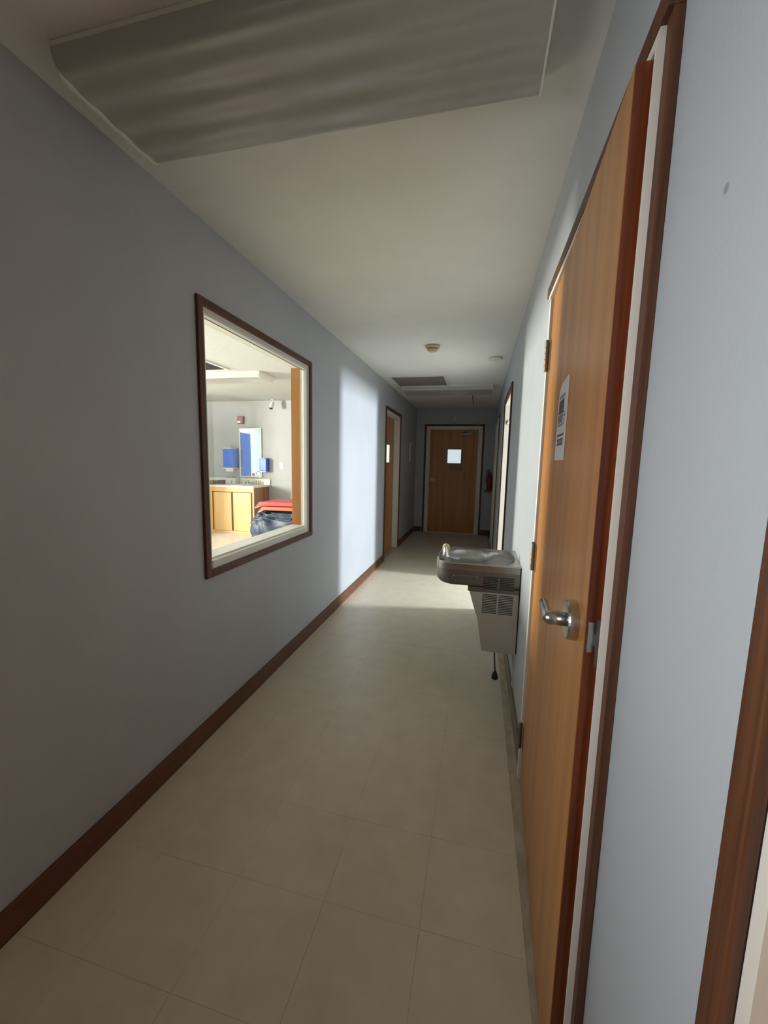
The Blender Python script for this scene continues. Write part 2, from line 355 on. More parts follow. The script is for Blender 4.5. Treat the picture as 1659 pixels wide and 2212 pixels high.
bm = bmesh.new(); prism(bm, [(0.013, -LW - 0.004), (0.030, -LW - 0.004), (0.030, -LW - 0.007), (0.016, -LW - 0.0165)], 2, 1.060, 1.082, T1); obj('latch_bolt', bm, 'chrome', d1)
bm = bmesh.new()
for zz in (1.049, 1.096): lathe(bm, [(0.0035, 0), (0.0035, 0.0012), (0, 0.0016)], L1(0.0225, -LW - 0.0042, zz), (0, -1, 0), 12)
obj('latch_screw', bm, 'chrome', d1)
# strike plate on the near jamb (its lip shows beside the cream jamb)
bm = bmesh.new(); prism(bm, [(-0.0035, 0.0), (0.030, 0.0), (0.030, 0.0016), (-0.0035, 0.0016)], 2, 1.020, 1.112, Matrix.Translation((1.4835, 0.7617, 0))); obj('strike_plate', bm, 'satin', d1)
for z in (1.805, 1.013, 0.212):
    bm = bmesh.new()
    for k in range(5):
        lathe(bm, [(0.0072, 0.0008), (0.0072, 0.0216)], (1.4865, 1.7000, z - 0.057 + 0.0228 * k), (0, 0, 1), 14)
    lathe(bm, [(0.0048, 0.0), (0.0062, 0.002), (0.004, 0.005), (0, 0.006)], (1.4865, 1.7000, z + 0.057), (0, 0, 1), 12)
    h = obj('hinge', bm, 'bronze', d1)
    bm = bmesh.new(); box(bm, -0.0012, -0.0002, -0.028, -0.004, z - 0.056, z + 0.056, T1); obj('hinge_leaf', bm, 'bronze', d1)
# paper sign on the leaf : flat print (illegible blocks of lettering), worn top corner
sg = thing('door_sign', 'grey paper sign with black lettering taped to the near wooden door', 'sign', L1(-0.0012, -0.43, 1.515))
ya, yb = -0.519, -0.357
sp = [(ya, 1.404), (yb, 1.404), (yb, 1.585), (yb - 0.008, 1.603), (yb - 0.022, 1.617), (yb - 0.050, 1.626), (ya + 0.004, 1.632), (ya, 1.628)]
bm = bmesh.new(); prism(bm, sp, 0, -0.0026, -0.0008, T1); obj('paper', bm, 'paper', sg)
def ink(bl, m='ink', d=0):
    bm = bmesh.new()
    for (y0, y1, z0, z1) in bl: box(bm, -0.0029 - d, -0.00265, y0, y1, z0, z1, T1)
    obj('lettering', bm, m, sg)
ink([(ya + .045, ya + .060, 1.582, 1.592), (ya + .066, ya + .080, 1.582, 1.592), (ya + .088, ya + .112, 1.582, 1.592), (ya + .118, ya + .138, 1.582, 1.592)], 'inkgrey')
ink([(ya + .050, ya + .140, 1.548, 1.578), (ya + .054, ya + .143, 1.5385, 1.5475), (ya + .135, ya + .143, 1.512, 1.538), (ya + .062, ya + .070, 1.512, 1.538),
     (ya + .052, ya + .060, 1.503, 1.511), (ya + .035, ya + .046, 1.535, 1.541), (ya + .022, ya + .046, 1.526, 1.5315), (ya + .036, ya + .044, 1.515, 1.521),
     (ya + .030, ya + .036, 1.5035, 1.513)])
ink([(ya + .072, ya + .134, 1.512, 1.536), (ya + .062, ya + .143, 1.503, 1.509)], 'inkgrey')
ink([(ya + .022, ya + .140, 1.4735, 1.4795)])
ink([(ya + .030, ya + .036, 1.449, 1.466), (ya + .042, ya + .048, 1.449, 1.466), (ya + .030, ya + .136, 1.4625, 1.466), (ya + .055, ya + .064, 1.449, 1.463),
     (ya + .071, ya + .080, 1.449, 1.463), (ya + .087, ya + .096, 1.449, 1.463), (ya + .103, ya + .112, 1.449, 1.463), (ya + .119, ya + .128, 1.449, 1.463), (ya + .030, ya + .136, 1.447, 1.450)])

# door_2: next doorway on the right, nearest the camera (only its far casing and jamb show)
d2 = struct(empty('door_2', (W, -0.13, 0)))
casing_set(d2, W - 0.015, W - 0.0003, -0.62, 0.365, 2.060, 0.0295)
bxo('jamb', 'white', d2, W - 0.002, W + TH, 0.349, 0.3645, 0.0004, 2.03)
bxo('jamb', 'white', d2, W - 0.002, W + TH, -0.6195, -0.604, 0.0004, 2.03)
bxo('head_jamb', 'white', d2, W - 0.002, W + TH, -0.6195, 0.3645, 2.0303, 2.0597)
bxo('leaf', 'door', d2, W + TH - 0.044, W + TH - 0.0005, -0.6035, 0.3485, 0.008, 2.0295)

# door_3: open doorway on the right (daylight spills through it)
d3 = struct(empty('door_3', (W, 4.3, 0)))
casing_set(d3, W - 0.015, W - 0.0003, 3.80, 4.80, 2.07, 0.044)
bxo('jamb', 'white', d3, W - 0.002, W + TH, 3.8005, 3.822, 0.0004, 2.045)
bxo('jamb', 'white', d3, W - 0.002, W + TH, 4.778, 4.7995, 0.0004, 2.045)
bxo('head_jamb', 'white', d3, W - 0.002, W + TH, 3.8005, 4.7995, 2.0453, 2.0697)
bm = bmesh.new(); lathe(bm, [(0.028, 0.0003), (0.028, 0.006), (0.018, 0.022), (0.010, 0.030), (0, 0.032)], (W + 0.035, 4.778, 1.86), (0, -1, 0), 20)
box(bm, W + 0.003, W + 0.065, 4.772, 4.7779, 1.893, 1.908); obj('door_holder', bm, 'chrome', d3)

# door_4: left wall door into the playroom, closed, leaf set back, with a lite
d4 = struct(empty('door_4', (0, 5.78, 0)))
casing_set(d4, 0.0003, 0.015, 5.30, 6.26, 2.09, 0.042)
bxo('jamb', 'white', d4, -TH, 0.003, 5.3005, 5.335, 0.0004, 2.045)
bxo('jamb', 'white', d4, -TH, 0.003, 6.225, 6.2595, 0.0004, 2.045)
bxo('head_jamb', 'white', d4, -TH, 0.003, 5.3005, 6.2595, 2.0453, 2.0897)
bm = wallbm(0, -TH + 0.002, -TH + 0.046, 5.3355, 6.2245, 0.0115, 2.0447, [(5.655, 5.915, 1.375, 1.645)])
obj('leaf', bm, 'door', d4)
bm = bmesh.new()
for a in ((5.640, 5.655, 1.360, 1.660), (5.915, 5.930, 1.360, 1.660), (5.655, 5.915, 1.360, 1.375), (5.655, 5.915, 1.645, 1.660)):
    box(bm, -TH + 0.0462, -TH + 0.054, *a)
obj('lite_frame', bm, 'bronze', d4)
bxo('pane', 'glass', d4, -TH + 0.020, -TH + 0.026, 5.6605, 5.9095, 1.3805, 1.6395)
bm = bmesh.new()
for a in ((5.6552, 5.660, 1.3752, 1.6448), (5.910, 5.9148, 1.3752, 1.6448), (5.660, 5.910, 1.3752, 1.380), (5.660, 5.910, 1.640, 1.6448)):
    box(bm, -TH + 0.0025, -TH + 0.0458, *a)
obj('bright_view_liner', bm, 'rim', d4)  # added pale liner: its colour stands in for the bright room beyond
bxo('threshold', 'threshold', d4, -TH + 0.002, 0.001, 5.336, 6.224, 0.0004, 0.011)

# door_5: end wall door with lite, closer and lever
d5 = struct(empty('door_5', (0.74, D, 0)))
casing_set(d5, D - 0.014, D - 0.0003, 0.205, 1.275, 2.100, 0.038, 'trim', 1)
bxo('jamb', 'white', d5, 0.2055, 0.279, D - 0.006, D + TH, 0.0004, 2.0355)
bxo('jamb', 'white', d5, 1.201, 1.2745, D - 0.006, D + TH, 0.0004, 2.0355)
bxo('head_jamb', 'white', d5, 0.2055, 1.2745, D - 0.006, D + TH, 2.0357, 2.0995)
bm = wallbm(1, D + 0.010, D + 0.054, 0.2795, 1.2005, 0.0135, 2.0352, [(0.628, 0.888, 1.390, 1.655)])
obj('leaf', bm, 'door', d5)
bm = bmesh.new()
for a, b, c, d in ((0.606, 0.628, 1.368, 1.677), (0.888, 0.910, 1.368, 1.677), (0.628, 0.888, 1.368, 1.390), (0.628, 0.888, 1.655, 1.677)):
    box(bm, a, b, D + 0.002, D + 0.0098, c, d)
obj('lite_frame', bm, 'grille', d5)
bxo('pane', 'glass', d5, 0.6285, 0.8875, D + 0.028, D + 0.034, 1.3905, 1.6545)
bxo('threshold', 'threshold', d5, 0.280, 1.200, D - 0.012, D + 0.10, 0.0004, 0.013)
lever(d5, (0.345, D + 0.0098, 1.060), (0, -1, 0), (1, 0, 0), L=0.10, r=0.034)
bm = bmesh.new(); box(bm, 0.885, 1.105, D - 0.042, D + 0.0096, 1.925, 1.975); obj('closer_body', bm, 'bronze', d5, 0.006)
bm = bmesh.new(); tube(bm, [(0.98, D - 0.025, 1.976), (0.98, D - 0.025, 1.992), (0.93, D - 0.06, 1.995), (0.80, D - 0.09, 2.000), (1.02, D - 0.045, 2.018), (1.06, D - 0.008, 2.045)], 0.007, 8); obj('closer_arm', bm, 'satin', d5)
bxo('push_label', 'cabdk', d5, 0.68, 0.93, D + 0.0082, D + 0.0099, 1.245, 1.345)

# door_6: recessed door on the right near the corridor's end
d6 = struct(empty('door_6', (W, 6.7, 0)))
casing_set(d6, W - 0.012, W - 0.0003, 6.20, 7.20, 2.07, 0.040)
bxo('jamb', 'white', d6, W - 0.020, W + TH, 6.2005, 6.225, 0.0004, 2.045)
bxo('jamb', 'white', d6, W - 0.020, W + TH, 7.175, 7.1995, 0.0004, 2.045)
bxo('head_jamb', 'white', d6, W - 0.020, W + TH, 6.2005, 7.1995, 2.0453, 2.0697)
bxo('leaf', 'door', d6, W + 0.04, W + 0.084, 6.2255, 7.1745, 0.008, 2.0447)
struct(bxo('wall_closet', 'wall', None, W + TH + 0.001, W + TH + 0.02, 6.1, 7.3, 0, 2.3))
struct(bxo('wall_store', 'wall', None, W + TH + 0.001, W + TH + 0.02, -0.75, 1.85, 0, 2.3))
struct(bxo('floor_store', 'tread', None, W, W + TH, -0.62, 1.735, -0.10, -0.0001))
struct(bxo('floor_store', 'tread', None, W, W + TH, 6.2, 7.2, -0.10, -0.0001))

# ------------------------------------------------------------------ ceiling fixtures: surface mounted wraparound lights (off)
def wrap_light(x0, x1, y0, y1, zc, t, label, group=None, lobes=4, rim_w=0.10):
    r = thing('wraparound_ceiling_light', label, 'light', ((x0 + x1) / 2, (y0 + y1) / 2, zc), group)
    bxo('housing', 'rim', r, x0 + 0.004, x1 - 0.004, y0 + 0.003, y1 - 0.003, zc - 0.016, zc)
    n = 64; prof = []
    for i in range(n + 1):
        u = i / n; y = y0 + (y1 - y0) * u
        e = min(u, 1 - u) / rim_w
        s = 1.0 if e >= 1 else math.sqrt(max(0, 1 - (1 - e) ** 2)) * 0.92 + 0.08 * e
        z = -0.016 - (t - 0.016) * s - (0.0032 * math.cos(2 * math.pi * lobes * u) + 0.0 if e >= 1 else 0.0032 * e * math.cos(2 * math.pi * lobes * u))
        prof.append((y, zc + z))
    bm = bmesh.new()
    A = [bm.verts.new((x0 + 0.006, y, z)) for y, z in prof]; B = [bm.verts.new((x1 - 0.006, y, z)) for y, z in prof]
    for i in range(n): bm.faces.new((A[i], A[i + 1], B[i + 1], B[i]))
    bmesh.ops.recalc_face_normals(bm, faces=bm.faces)
    obj('lens', bm, 'lens', r, smooth=True)
    for xa, xb in ((x0, x0 + 0.0055), (x1 - 0.0055, x1)):
        bm = bmesh.new(); pts = [(y0 - 0.001, zc - 0.0005)] + [(y + (0.001 if y > (y0 + y1) / 2 else -0.001), z2 - 0.007) for (y, z), z2 in [(prof[i], zc - t - 0.002 if 8 <= i <= n - 8 else prof[i][1]) for i in range(0, n + 1, 4)]] + [(y1 + 0.001, zc - 0.0005)]
        prism(bm, pts, 0, xa, xb); obj('end_plate', bm, 'rim', r)
    return r
wrap_light(0.128, 1.368, 0.918, 1.290, H, 0.060, 'wide ribbed ceiling light overhead nearest the camera, switched off')
wrap_light(0.140, 1.372, 5.610, 6.060, H, 0.060, 'dim ceiling light at the dark far end of the corridor', lobes=1, rim_w=0.05)
wrap_light(-2.78, -1.534, 4.700, 5.072, RH, 0.070, 'ceiling light in the room seen through the window', lobes=1, rim_w=0.05)

# return-air vent
v = thing('return_air_vent', 'dark louvred square vent in the corridor ceiling beside the far ceiling light', 'vent', (0.45, 5.27, H))
bm = bmesh.new()
x0, x1, y0, y1 = 0.100, 0.800, 4.965, 5.590; fw = 0.026
for a in ((x0, x1, y0, y0 + fw), (x0, x1, y1 - fw, y1), (x0, x0 + fw, y0 + fw, y1 - fw), (x1 - fw, x1, y0 + fw, y1 - fw)):
    box(bm, *a, H - 0.010, H - 0.0003)
obj('frame', bm, 'offwhite', v)
bxo('backing', 'dark', v, x0 + fw, x1 - fw, y0 + fw, y1 - fw, H - 0.0012, H - 0.0004)
ns = 16
for k in range(ns):
    yc = y0 + fw + (k + 0.5) * (y1 - y0 - 2 * fw) / ns
    bm = bmesh.new(); prism(bm, [(yc - 0.010, H - 0.0018), (yc - 0.0085, H - 0.0018), (yc + 0.010, H - 0.0095), (yc + 0.0085, H - 0.0095)], 0, x0 + fw, x1 - fw)
    obj('slat', bm, 'grille', v)
# vent in the playroom ceiling
v = thing('ceiling_vent', 'small dark ceiling vent in the room seen through the window', 'vent', (-2.15, 4.30, RH))
bm = bmesh.new(); x0, x1, y0, y1 = -2.42, -1.86, 3.99, 4.56; fw = 0.03
for a in ((x0, x1, y0, y0 + fw), (x0, x1, y1 - fw, y1), (x0, x0 + fw, y0 + fw, y1 - fw), (x1 - fw, x1, y0 + fw, y1 - fw)): box(bm, *a, RH - 0.012, RH - 0.0003)
obj('frame', bm, 'rim', v)
bxo('backing', 'dark', v, x0 + fw, x1 - fw, y0 + fw, y1 - fw, RH - 0.0014, RH - 0.0004)
for k in range(12):
    yc = y0 + fw + (k + 0.5) * (y1 - y0 - 2 * fw) / 12
    bm = bmesh.new(); prism(bm, [(yc - 0.012, RH - 0.002), (yc - 0.0105, RH - 0.002), (yc + 0.010, RH - 0.011), (yc + 0.0085, RH - 0.011)], 0, x0 + fw, x1 - fw)
    obj('slat', bm, 'black', v)

# smoke detectors
s = thing('smoke_detector', 'yellowed round smoke detector on the corridor ceiling', 'detector', (0.787, 3.75, H))
bm = bmesh.new(); lathe(bm, [(0.066, 0.0003), (0.066, 0.012), (0.060, 0.020), (0.050, 0.022)], (0.787, 3.75, H), (0, 0, -1), 36); obj('base', bm, 'tan', s)
bm = bmesh.new(); lathe(bm, [(0.046, 0.0222), (0.046, 0.030)], (0.787, 3.75, H), (0, 0, -1), 36); obj('sensor_slot', bm, 'bronze', s)
bm = bmesh.new(); lathe(bm, [(0.048, 0.0302), (0.047, 0.040), (0.036, 0.048), (0.0, 0.050)], (0.787, 3.75, H), (0, 0, -1), 36); obj('cap', bm, 'tan', s)
s = thing('ceiling_junction_cover', 'flat grey round cover plate on the ceiling near the right wall', 'cover', (1.355, 4.25, H))
bm = bmesh.new(); lathe(bm, [(0.066, 0.0003), (0.066, 0.016), (0.060, 0.022), (0, 0.023)], (1.355, 4.25, H), (0, 0, -1), 36); obj('plate', bm, 'offwhite', s)
bm = bmesh.new(); lathe(bm, [(0.006, 0.0232), (0.005, 0.026), (0, 0.027)], (1.355, 4.25, H), (0, 0, -1), 12); obj('screw', bm, 'satin', s)
struct(bxo('trim_1', 'grille', None, 1.083, 1.098, 6.47, 7.36, H - 0.010, H - 0.0002))

# ------------------------------------------------------------------ drinking fountain
F = thing('drinking_fountain', 'wall-mounted steel and taupe drinking fountain on the right wall', 'fountain', (W, 2.44, 0.33))
fy0, fy1 = 2.222, 2.655; fx0, fx1 = 1.040, W - 0.0006
def outline(inset, x0=fx0, x1=fx1, y0=fy0, y1=fy1, r=0.085, n=10):
    pts = []
    x0 += inset; y0 += inset; y1 -= inset; r = max(r - inset, 0.012)
    # wall side straight, front corners rounded
    NX, NY = 14, 12
    for k in range(NX): pts.append((x1 + (x0 + r - x1) * k / NX, y0))
    for k in range(n): a = -math.pi / 2 - (math.pi / 2) * k / n; pts.append((x0 + r + r * math.cos(a), y0 + r + r * math.sin(a)))
    for k in range(NY): pts.append((x0, y0 + r + (y1 - y0 - 2 * r) * k / NY))
    for k in range(n): a = math.pi - (math.pi / 2) * k / n; pts.append((x0 + r + r * math.cos(a), y1 - r + r * math.sin(a)))
    for k in range(NX): pts.append((x0 + r + (x1 - x0 - r) * k / NX, y1))
    for k in range(10): pts.append((x1, y1 + (y0 - y1) * k / 10))
    return pts
def loops(bm, rings, cap0=True, cap1=True):
    R = [[bm.verts.new(p) for p in ring] for ring in rings]; n = len(R[0])
    for A, B in zip(R, R[1:]):
        for k in range(n): bm.faces.new((A[k], A[(k + 1) % n], B[(k + 1) % n], B[k]))
    if cap0: bm.faces.new(R[0][::-1])
    if cap1: bm.faces.new(R[-1])
    bmesh.ops.recalc_face_normals(bm, faces=bm.faces)
def sk(i, z, fr=0.0):   # ring of the skirt; fr pulls the front end in
    return [(x + fr * max(0, 1 - (x - fx0) / 0.16), y, z) for x, y in outline(i)]
bm = bmesh.new(); loops(bm, [sk(0.030, 0.7012, 0.06), sk(0.012, 0.7020, 0.035), sk(0.004, 0.708, 0.016), sk(0.001, 0.722, 0.004), sk(0.001, 0.745), sk(0.001, 0.7915)])
obj('basin_skirt', bm, 'steeldk', F)
bxo('lower_skirt', 'steeldk', F, 1.226, fx1, fy0 + 0.002, fy1 - 0.002, 0.6755, 0.7010)
# deck rim and basin
def rk(i, z): return [(x, y, z) for x, y in outline(i)]
bm = bmesh.new(); loops(bm, [rk(-0.001, 0.7918), rk(-0.001, 0.827), rk(0.004, 0.833)], True, False)
# top surface: rings shrinking toward the centre with a carved height
ccx, ccy = 1.27, 2.44
base_ring = outline(0.004)
def height(x, y):
    z = 0.833
    d = ((x - 1.215) / 0.125) ** 2 + ((y - 2.435) / 0.155) ** 2          # main oval bowl
    if d < 1: z -= 0.050 * (1 - d) ** 0.6
    e = math.hypot((x - 1.405) / 0.078, (y - 2.435) / 0.150)              # round shallow dish
    if e < 1: z -= 0.016 * min(1, (1 - e) / 0.12)
    return z
prev = [v_ for v_ in bm.verts][-len(base_ring):]
NR = 46
for k in range(1, NR):
    t = 1 - k / NR
    cur = []
    for (x, y) in base_ring:
        X, Y = ccx + (x - ccx) * t, ccy + (y - ccy) * t
        cur.append(bm.verts.new((X, Y, height(X, Y))))
    n = len(cur)
    for j in range(n): bm.faces.new((prev[j], prev[(j + 1) % n], cur[(j + 1) % n], cur[j]))
    prev = cur
bm.faces.new(prev); bmesh.ops.recalc_face_normals(bm, faces=bm.faces)
deck = obj('deck', bm, 'steel', F, smooth=True)
mo = deck.modifiers.new('edge', 'EDGE_SPLIT'); mo.split_angle = math.radians(38)
bm = bmesh.new(); lathe(bm, [(0.022, 0), (0.022, 0.003), (0.016, 0.004), (0, 0.0035)], (1.215, 2.435, 0.7825), (0, 0, 1), 24); obj('drain', bm, 'chrome', F)
# taupe cabinet
bm = bmesh.new(); prism(bm, [(1.234, 0.675), (fx1, 0.675), (fx1, 0.3265), (1.318, 0.3265), (1.302, 0.42), (1.285, 0.52), (1.262, 0.585)], 1, fy0 + 0.004, fy1 - 0.004)
obj('cabinet', bm, 'beige', F, 0.004)
bxo('back_plate', 'dark', F, W - 0.006, W - 0.0004, fy0 - 0.003, fy1 + 0.003, 0.340, 0.828)
# louvres
def louvre(x0, x1, z0, z1, n, mslat, ybase):
    g = bxo('grille_backing', 'dark', F, x0, x1, ybase - 0.0006, ybase - 0.0001, z0, z1)
    bm = bmesh.new(); h = (z1 - z0) / n; xm = (x0 + x1) / 2
    for k in range(n + 1):
        zc = z0 + k * h
        for xa, xb in ((x0, xm - 0.004), (xm + 0.004, x1)):
            box(bm, xa, xb, ybase - 0.0026, ybase - 0.0008, zc - h * 0.22, zc + h * 0.22)
    box(bm, xm - 0.004, xm + 0.004, ybase - 0.0026, ybase - 0.0008, z0, z1)
    o = obj('grille_slats', bm, mslat, F); o['kind'] = 'stuff'
louvre(1.310, 1.474, 0.693, 0.768, 8, 'steeldk', fy0 + 0.001)
louvre(1.308, 1.474, 0.553, 0.667, 12, 'beige', fy0 + 0.004)
# push bar on the near side
pb = []
for k in range(24):
    a = 2 * math.pi * k / 24; c, s_ = math.cos(a), math.sin(a)
    pb.append((1.208 + 0.052 * math.copysign(1, c) + 0.018 * c, 0.742 + 0.006 * math.copysign(1, s_) + 0.018 * s_))
bm = bmesh.new(); prism(bm, pb, 1, fy0 - 0.010, fy0 + 0.0005); obj('push_bar', bm, 'steeldk', F, 0.003)
# bubbler: chrome spout with a cream guard
bm = bmesh.new(); lathe(bm, [(0.026, 0.0), (0.026, 0.006), (0.017, 0.012), (0.013, 0.030), (0.010, 0.052), (0.006, 0.064), (0, 0.066)], (1.083, 2.365, 0.829), (0, 0, 1), 24); obj('bubbler_spout', bm, 'chrome', F, smooth=True)
bm = bmesh.new(); n = 12; pr = []
for k in range(n + 1):
    a = math.pi * k / n; pr.append((1.083 + 0.020 * math.cos(a), 0.884 + 0.020 * math.sin(a)))
prism(bm, pr + [(1.065, 0.835), (1.101, 0.835)], 1, 2.378, 2.402); obj('mouth_guard', bm, 'cream', F, 0.007, True, 3)
bm = bmesh.new(); lathe(bm, [(0.030, 0), (0.030, 0.014), (0.024, 0.020), (0, 0.021)], (1.070, 2.290, 0.829), (0, 0, 1), 24); obj('push_button', bm, 'steeldk', F, smooth=False)
# hanging cord with plug
bm = bmesh.new(); tube(bm, [(1.395, 2.35, 0.330), (1.397, 2.35, 0.28), (1.402, 2.35, 0.21), (1.408, 2.35, 0.150)], 0.0045, 8)
lathe(bm, [(0.005, 0), (0.010, 0.010), (0.019, 0.034), (0.019, 0.050), (0.012, 0.056), (0, 0.057)], (1.408, 2.35, 0.156), (0, 0, -1), 20); obj('power_cord', bm, 'black', F)
bm = bmesh.new(); tube(bm, [(W - 0.012, 2.33, 0.330), (W - 0.012, 2.33, 0.27), (W - 0.010, 2.25, 0.235), (W - 0.010, 2.24, 0.14), (W - 0.003, 2.24, 0.125)], 0.0045, 8); obj('supply_tube', bm, 'white', F)

bm = bmesh.new(); lathe(bm, [(0.0055, 0), (0.004, 0.0006), (0, 0.0008)], (W - 0.0001, 0.554, 1.697), (-1, 0, 0), 14); obj('scuff', bm, 'scuff', wr)

# ------------------------------------------------------------------ far end details
E = thing('fire_extinguisher', 'dark red fire extinguisher on the far wall right of the end door', 'extinguisher', (1.445, D - 0.06, 0.86))
ex, ey = 1.448, D - 0.062
bm = bmesh.new(); lathe(bm, [(0.040, 0.0), (0.046, 0.008), (0.047, 0.26), (0.040, 0.300), (0.022, 0.325), (0.016, 0.335)], (ex, ey, 0.865), (0, 0, 1), 24); obj('cylinder', bm, 'red', E, smooth=True)
bm = bmesh.new(); lathe(bm, [(0.014, 0.3352), (0.014, 0.365), (0, 0.367)], (ex, ey, 0.865), (0, 0, 1), 16); box(bm, ex - 0.07, ex + 0.01, ey - 0.008, ey + 0.008, 1.232, 1.242); box(bm, ex - 0.065, ex + 0.01, ey - 0.008, ey + 0.008, 1.262, 1.275, Matrix.Identity(4)); obj('valve_handle', bm, 'black', E)
bm = bmesh.new(); tube(bm, [(ex - 0.014, ey, 1.215), (ex - 0.05, ey, 1.20), (ex - 0.062, ey, 1.15), (ex - 0.058, ey, 1.07), (ex - 0.056, ey, 1.03)], 0.006, 8); obj('hose', bm, 'black', E)
bxo('wall_bracket', 'red', E, ex - 0.075, ex + 0.048, ey - 0.052, D - 0.0005, 0.855, 0.900)
t = thing('wall_panel_box', 'narrow pale metal box on the left wall near the dark far corner', 'box', (0, 7.30, 1.58))
bxo('body', 'offwhite', t, 0.0004, 0.020, 7.16, 7.42, 1.42, 1.74, 0.003)
bxo('panel_door', 'wallroom', t, 0.0202, 0.024, 7.18, 7.40, 1.44, 1.72, 0.001)
t = thing('wall_hook', 'small pale hook on the wall above the end door', 'hook', (0.745, D, 2.24))
bxo('plate', 'offwhite', t, 0.733, 0.757, D - 0.006, D - 0.0003, 2.20, 2.275, 0.002)
bm = bmesh.new(); tube(bm, [(0.745, D - 0.006, 2.25), (0.745, D - 0.022, 2.245), (0.745, D - 0.026, 2.23), (0.745, D - 0.020, 2.222)], 0.003, 8); obj('prong', bm, 'offwhite', t)

# ------------------------------------------------------------------ playroom contents
C = thing('vanity_cabinet', 'maple sink cabinet with brown side seen through the window', 'cabinet', (-3.3, 6.78, 0))
kx0, kx1, ky0, ky1, kt = -4.35, -2.752, 6.50, RY1 - 0.001, 0.857
bxo('carcass', 'cabdk', C, kx0, kx1, ky0 + 0.020, ky1, 0.0005, kt)
bm = bmesh.new()
box(bm, kx0, kx1, ky0, ky0 + 0.0195, 0.755 + 0.018, kt); box(bm, kx0, kx1, ky0, ky0 + 0.0195, 0.0005, 0.040)
for xa, xb in ((kx0, kx0 + 0.05), (-3.685 - 0.0, -3.63), (kx1 - 0.030, kx1)): box(bm, xa, xb, ky0, ky0 + 0.0195, 0.040, 0.773)
obj('face_frame', bm, 'cab', C, 0.001)
bxo('groove', 'groove', C, kx0 + 0.05, kx1 - 0.03, ky0 + 0.014, ky0 + 0.0198, 0.040, 0.773)
for xa, xb in ((-3.597, -3.223), (-3.180, -2.812), (-4.28, -3.70)):
    bxo('cabinet_door', 'cab', C, xa, xb, ky0 - 0.006, ky0 + 0.0138, 0.044, 0.760, 0.002)
bxo('toe_trim', 'cab', C, kx0, kx1 + 0.006, ky0 - 0.008, ky0 - 0.0004, 0.0005, 0.040)
K = thing('countertop', 'cream laminate worktop with backsplash on the maple cabinet', 'worktop', (-3.3, 6.78, kt))
bm = bmesh.new(); sx0, sx1, sy0, sy1 = -3.36, -2.98, 6.56, 6.90
for a in ((kx0, sx0, ky0 - 0.02, ky1), (sx1, kx1 + 0.012, ky0 - 0.02, ky1), (sx0, sx1, ky0 - 0.02, sy0), (sx0, sx1, sy1, ky1)): box(bm, *a, kt + 0.0005, kt + 0.031)
obj('slab', bm, 'lam', K)
bxo('backsplash', 'lam', K, kx0, kx1 + 0.035, ky1 - 0.022, ky1 - 0.0005, kt + 0.0315, 1.004, 0.002)
bm = bmesh.new(); loops(bm, [[(-3.17 + 0.205 * math.cos(2 * math.pi * k / 32) * s, 6.73 + 0.185 * math.sin(2 * math.pi * k / 32) * s, kt + z) for k in range(32)] for s, z in ((1.06, 0.0315), (1.05, 0.040), (0.92, 0.038), (0.80, -0.03), (0.5, -0.09), (0.12, -0.10))], False, True)
obj('sink_bowl', bm, 'offwhite', K, smooth=True)
ft = thing('faucet', 'chrome two-handle faucet behind the sink', 'faucet', (-3.13, 6.955, kt + 0.031))
bxo('base', 'chrome', ft, -3.215, -3.045, 6.93, 6.985, kt + 0.0315, kt + 0.045, 0.004)
bm = bmesh.new(); tube(bm, [(-3.13, 6.955, kt + 0.045), (-3.13, 6.95, kt + 0.10), (-3.13, 6.90, kt + 0.115), (-3.13, 6.84, kt + 0.095)], 0.012, 12); obj('spout', bm, 'chrome', ft, smooth=True)
for xx in (-3.195, -3.065):
    bm = bmesh.new(); lathe(bm, [(0.016, 0), (0.014, 0.02), (0.024, 0.035), (0.024, 0.055), (0, 0.06)], (xx, 6.955, kt + 0.045), (0, 0, 1), 16); obj('handle', bm, 'chrome', ft, smooth=True)
ct_ = kt + 0.0318
tb = thing('storage_tub', 'milky plastic tub on the worktop left of the faucet', 'tub', (-3.49, 6.93, ct_))
bm = bmesh.new(); v_ = box(bm, -3.60, -3.36, 6.86, 6.99, ct_, ct_ + 0.125)
for q in v_:
    if q.co.z < ct_ + 0.01: q.co.x += 0.02 * (1 if q.co.x < -3.5 else -1)
obj('body', bm, 'clearbox', tb, 0.008)
bxo('label_mark', 'carddk', tb, -3.455, -3.44, 6.8585, 6.8598, ct_ + 0.015, ct_ + 0.070)
tag(bxo('brown_folder', 'card', None, -3.585, -3.42, 6.88, 6.97, ct_ + 0.1262, ct_ + 0.140, 0.002), 'thin brown packet lying on top of the milky tub', 'packet')
bm = bmesh.new(); box(bm, -3.725, -3.615, 6.80, 6.90, ct_, ct_ + 0.075); tag(obj('napkin_box', bm, 'carddk', None, 0.004), 'dark brown box on the worktop left of the milky tub', 'box')
bm = bmesh.new(); box(bm, -3.86, -3.74, 6.68, 6.86, ct_, ct_ + 0.07); tag(obj('tan_pouch', bm, 'card', None, 0.02, True, 4), 'tan pouch at the left end of the visible worktop', 'pouch')
for i, xx in enumerate((-2.985, -2.945, -2.900)):
    b_ = thing('soap_bottle', ('left', 'middle', 'right')[i] + 'most of three little tan bottles by the faucet', 'bottle', (xx, 6.985, ct_), 'little bottles beside the faucet')
    bm = bmesh.new(); lathe(bm, [(0.012, 0), (0.013, 0.01), (0.013, 0.055), (0.006, 0.068)], (xx, 6.985, ct_), (0, 0, 1), 14); obj('body', bm, 'tan', b_, smooth=True)
    bm = bmesh.new(); lathe(bm, [(0.006, 0.0682), (0.006, 0.085), (0, 0.086)], (xx, 6.985, ct_), (0, 0, 1), 10); obj('cap', bm, 'card', b_)
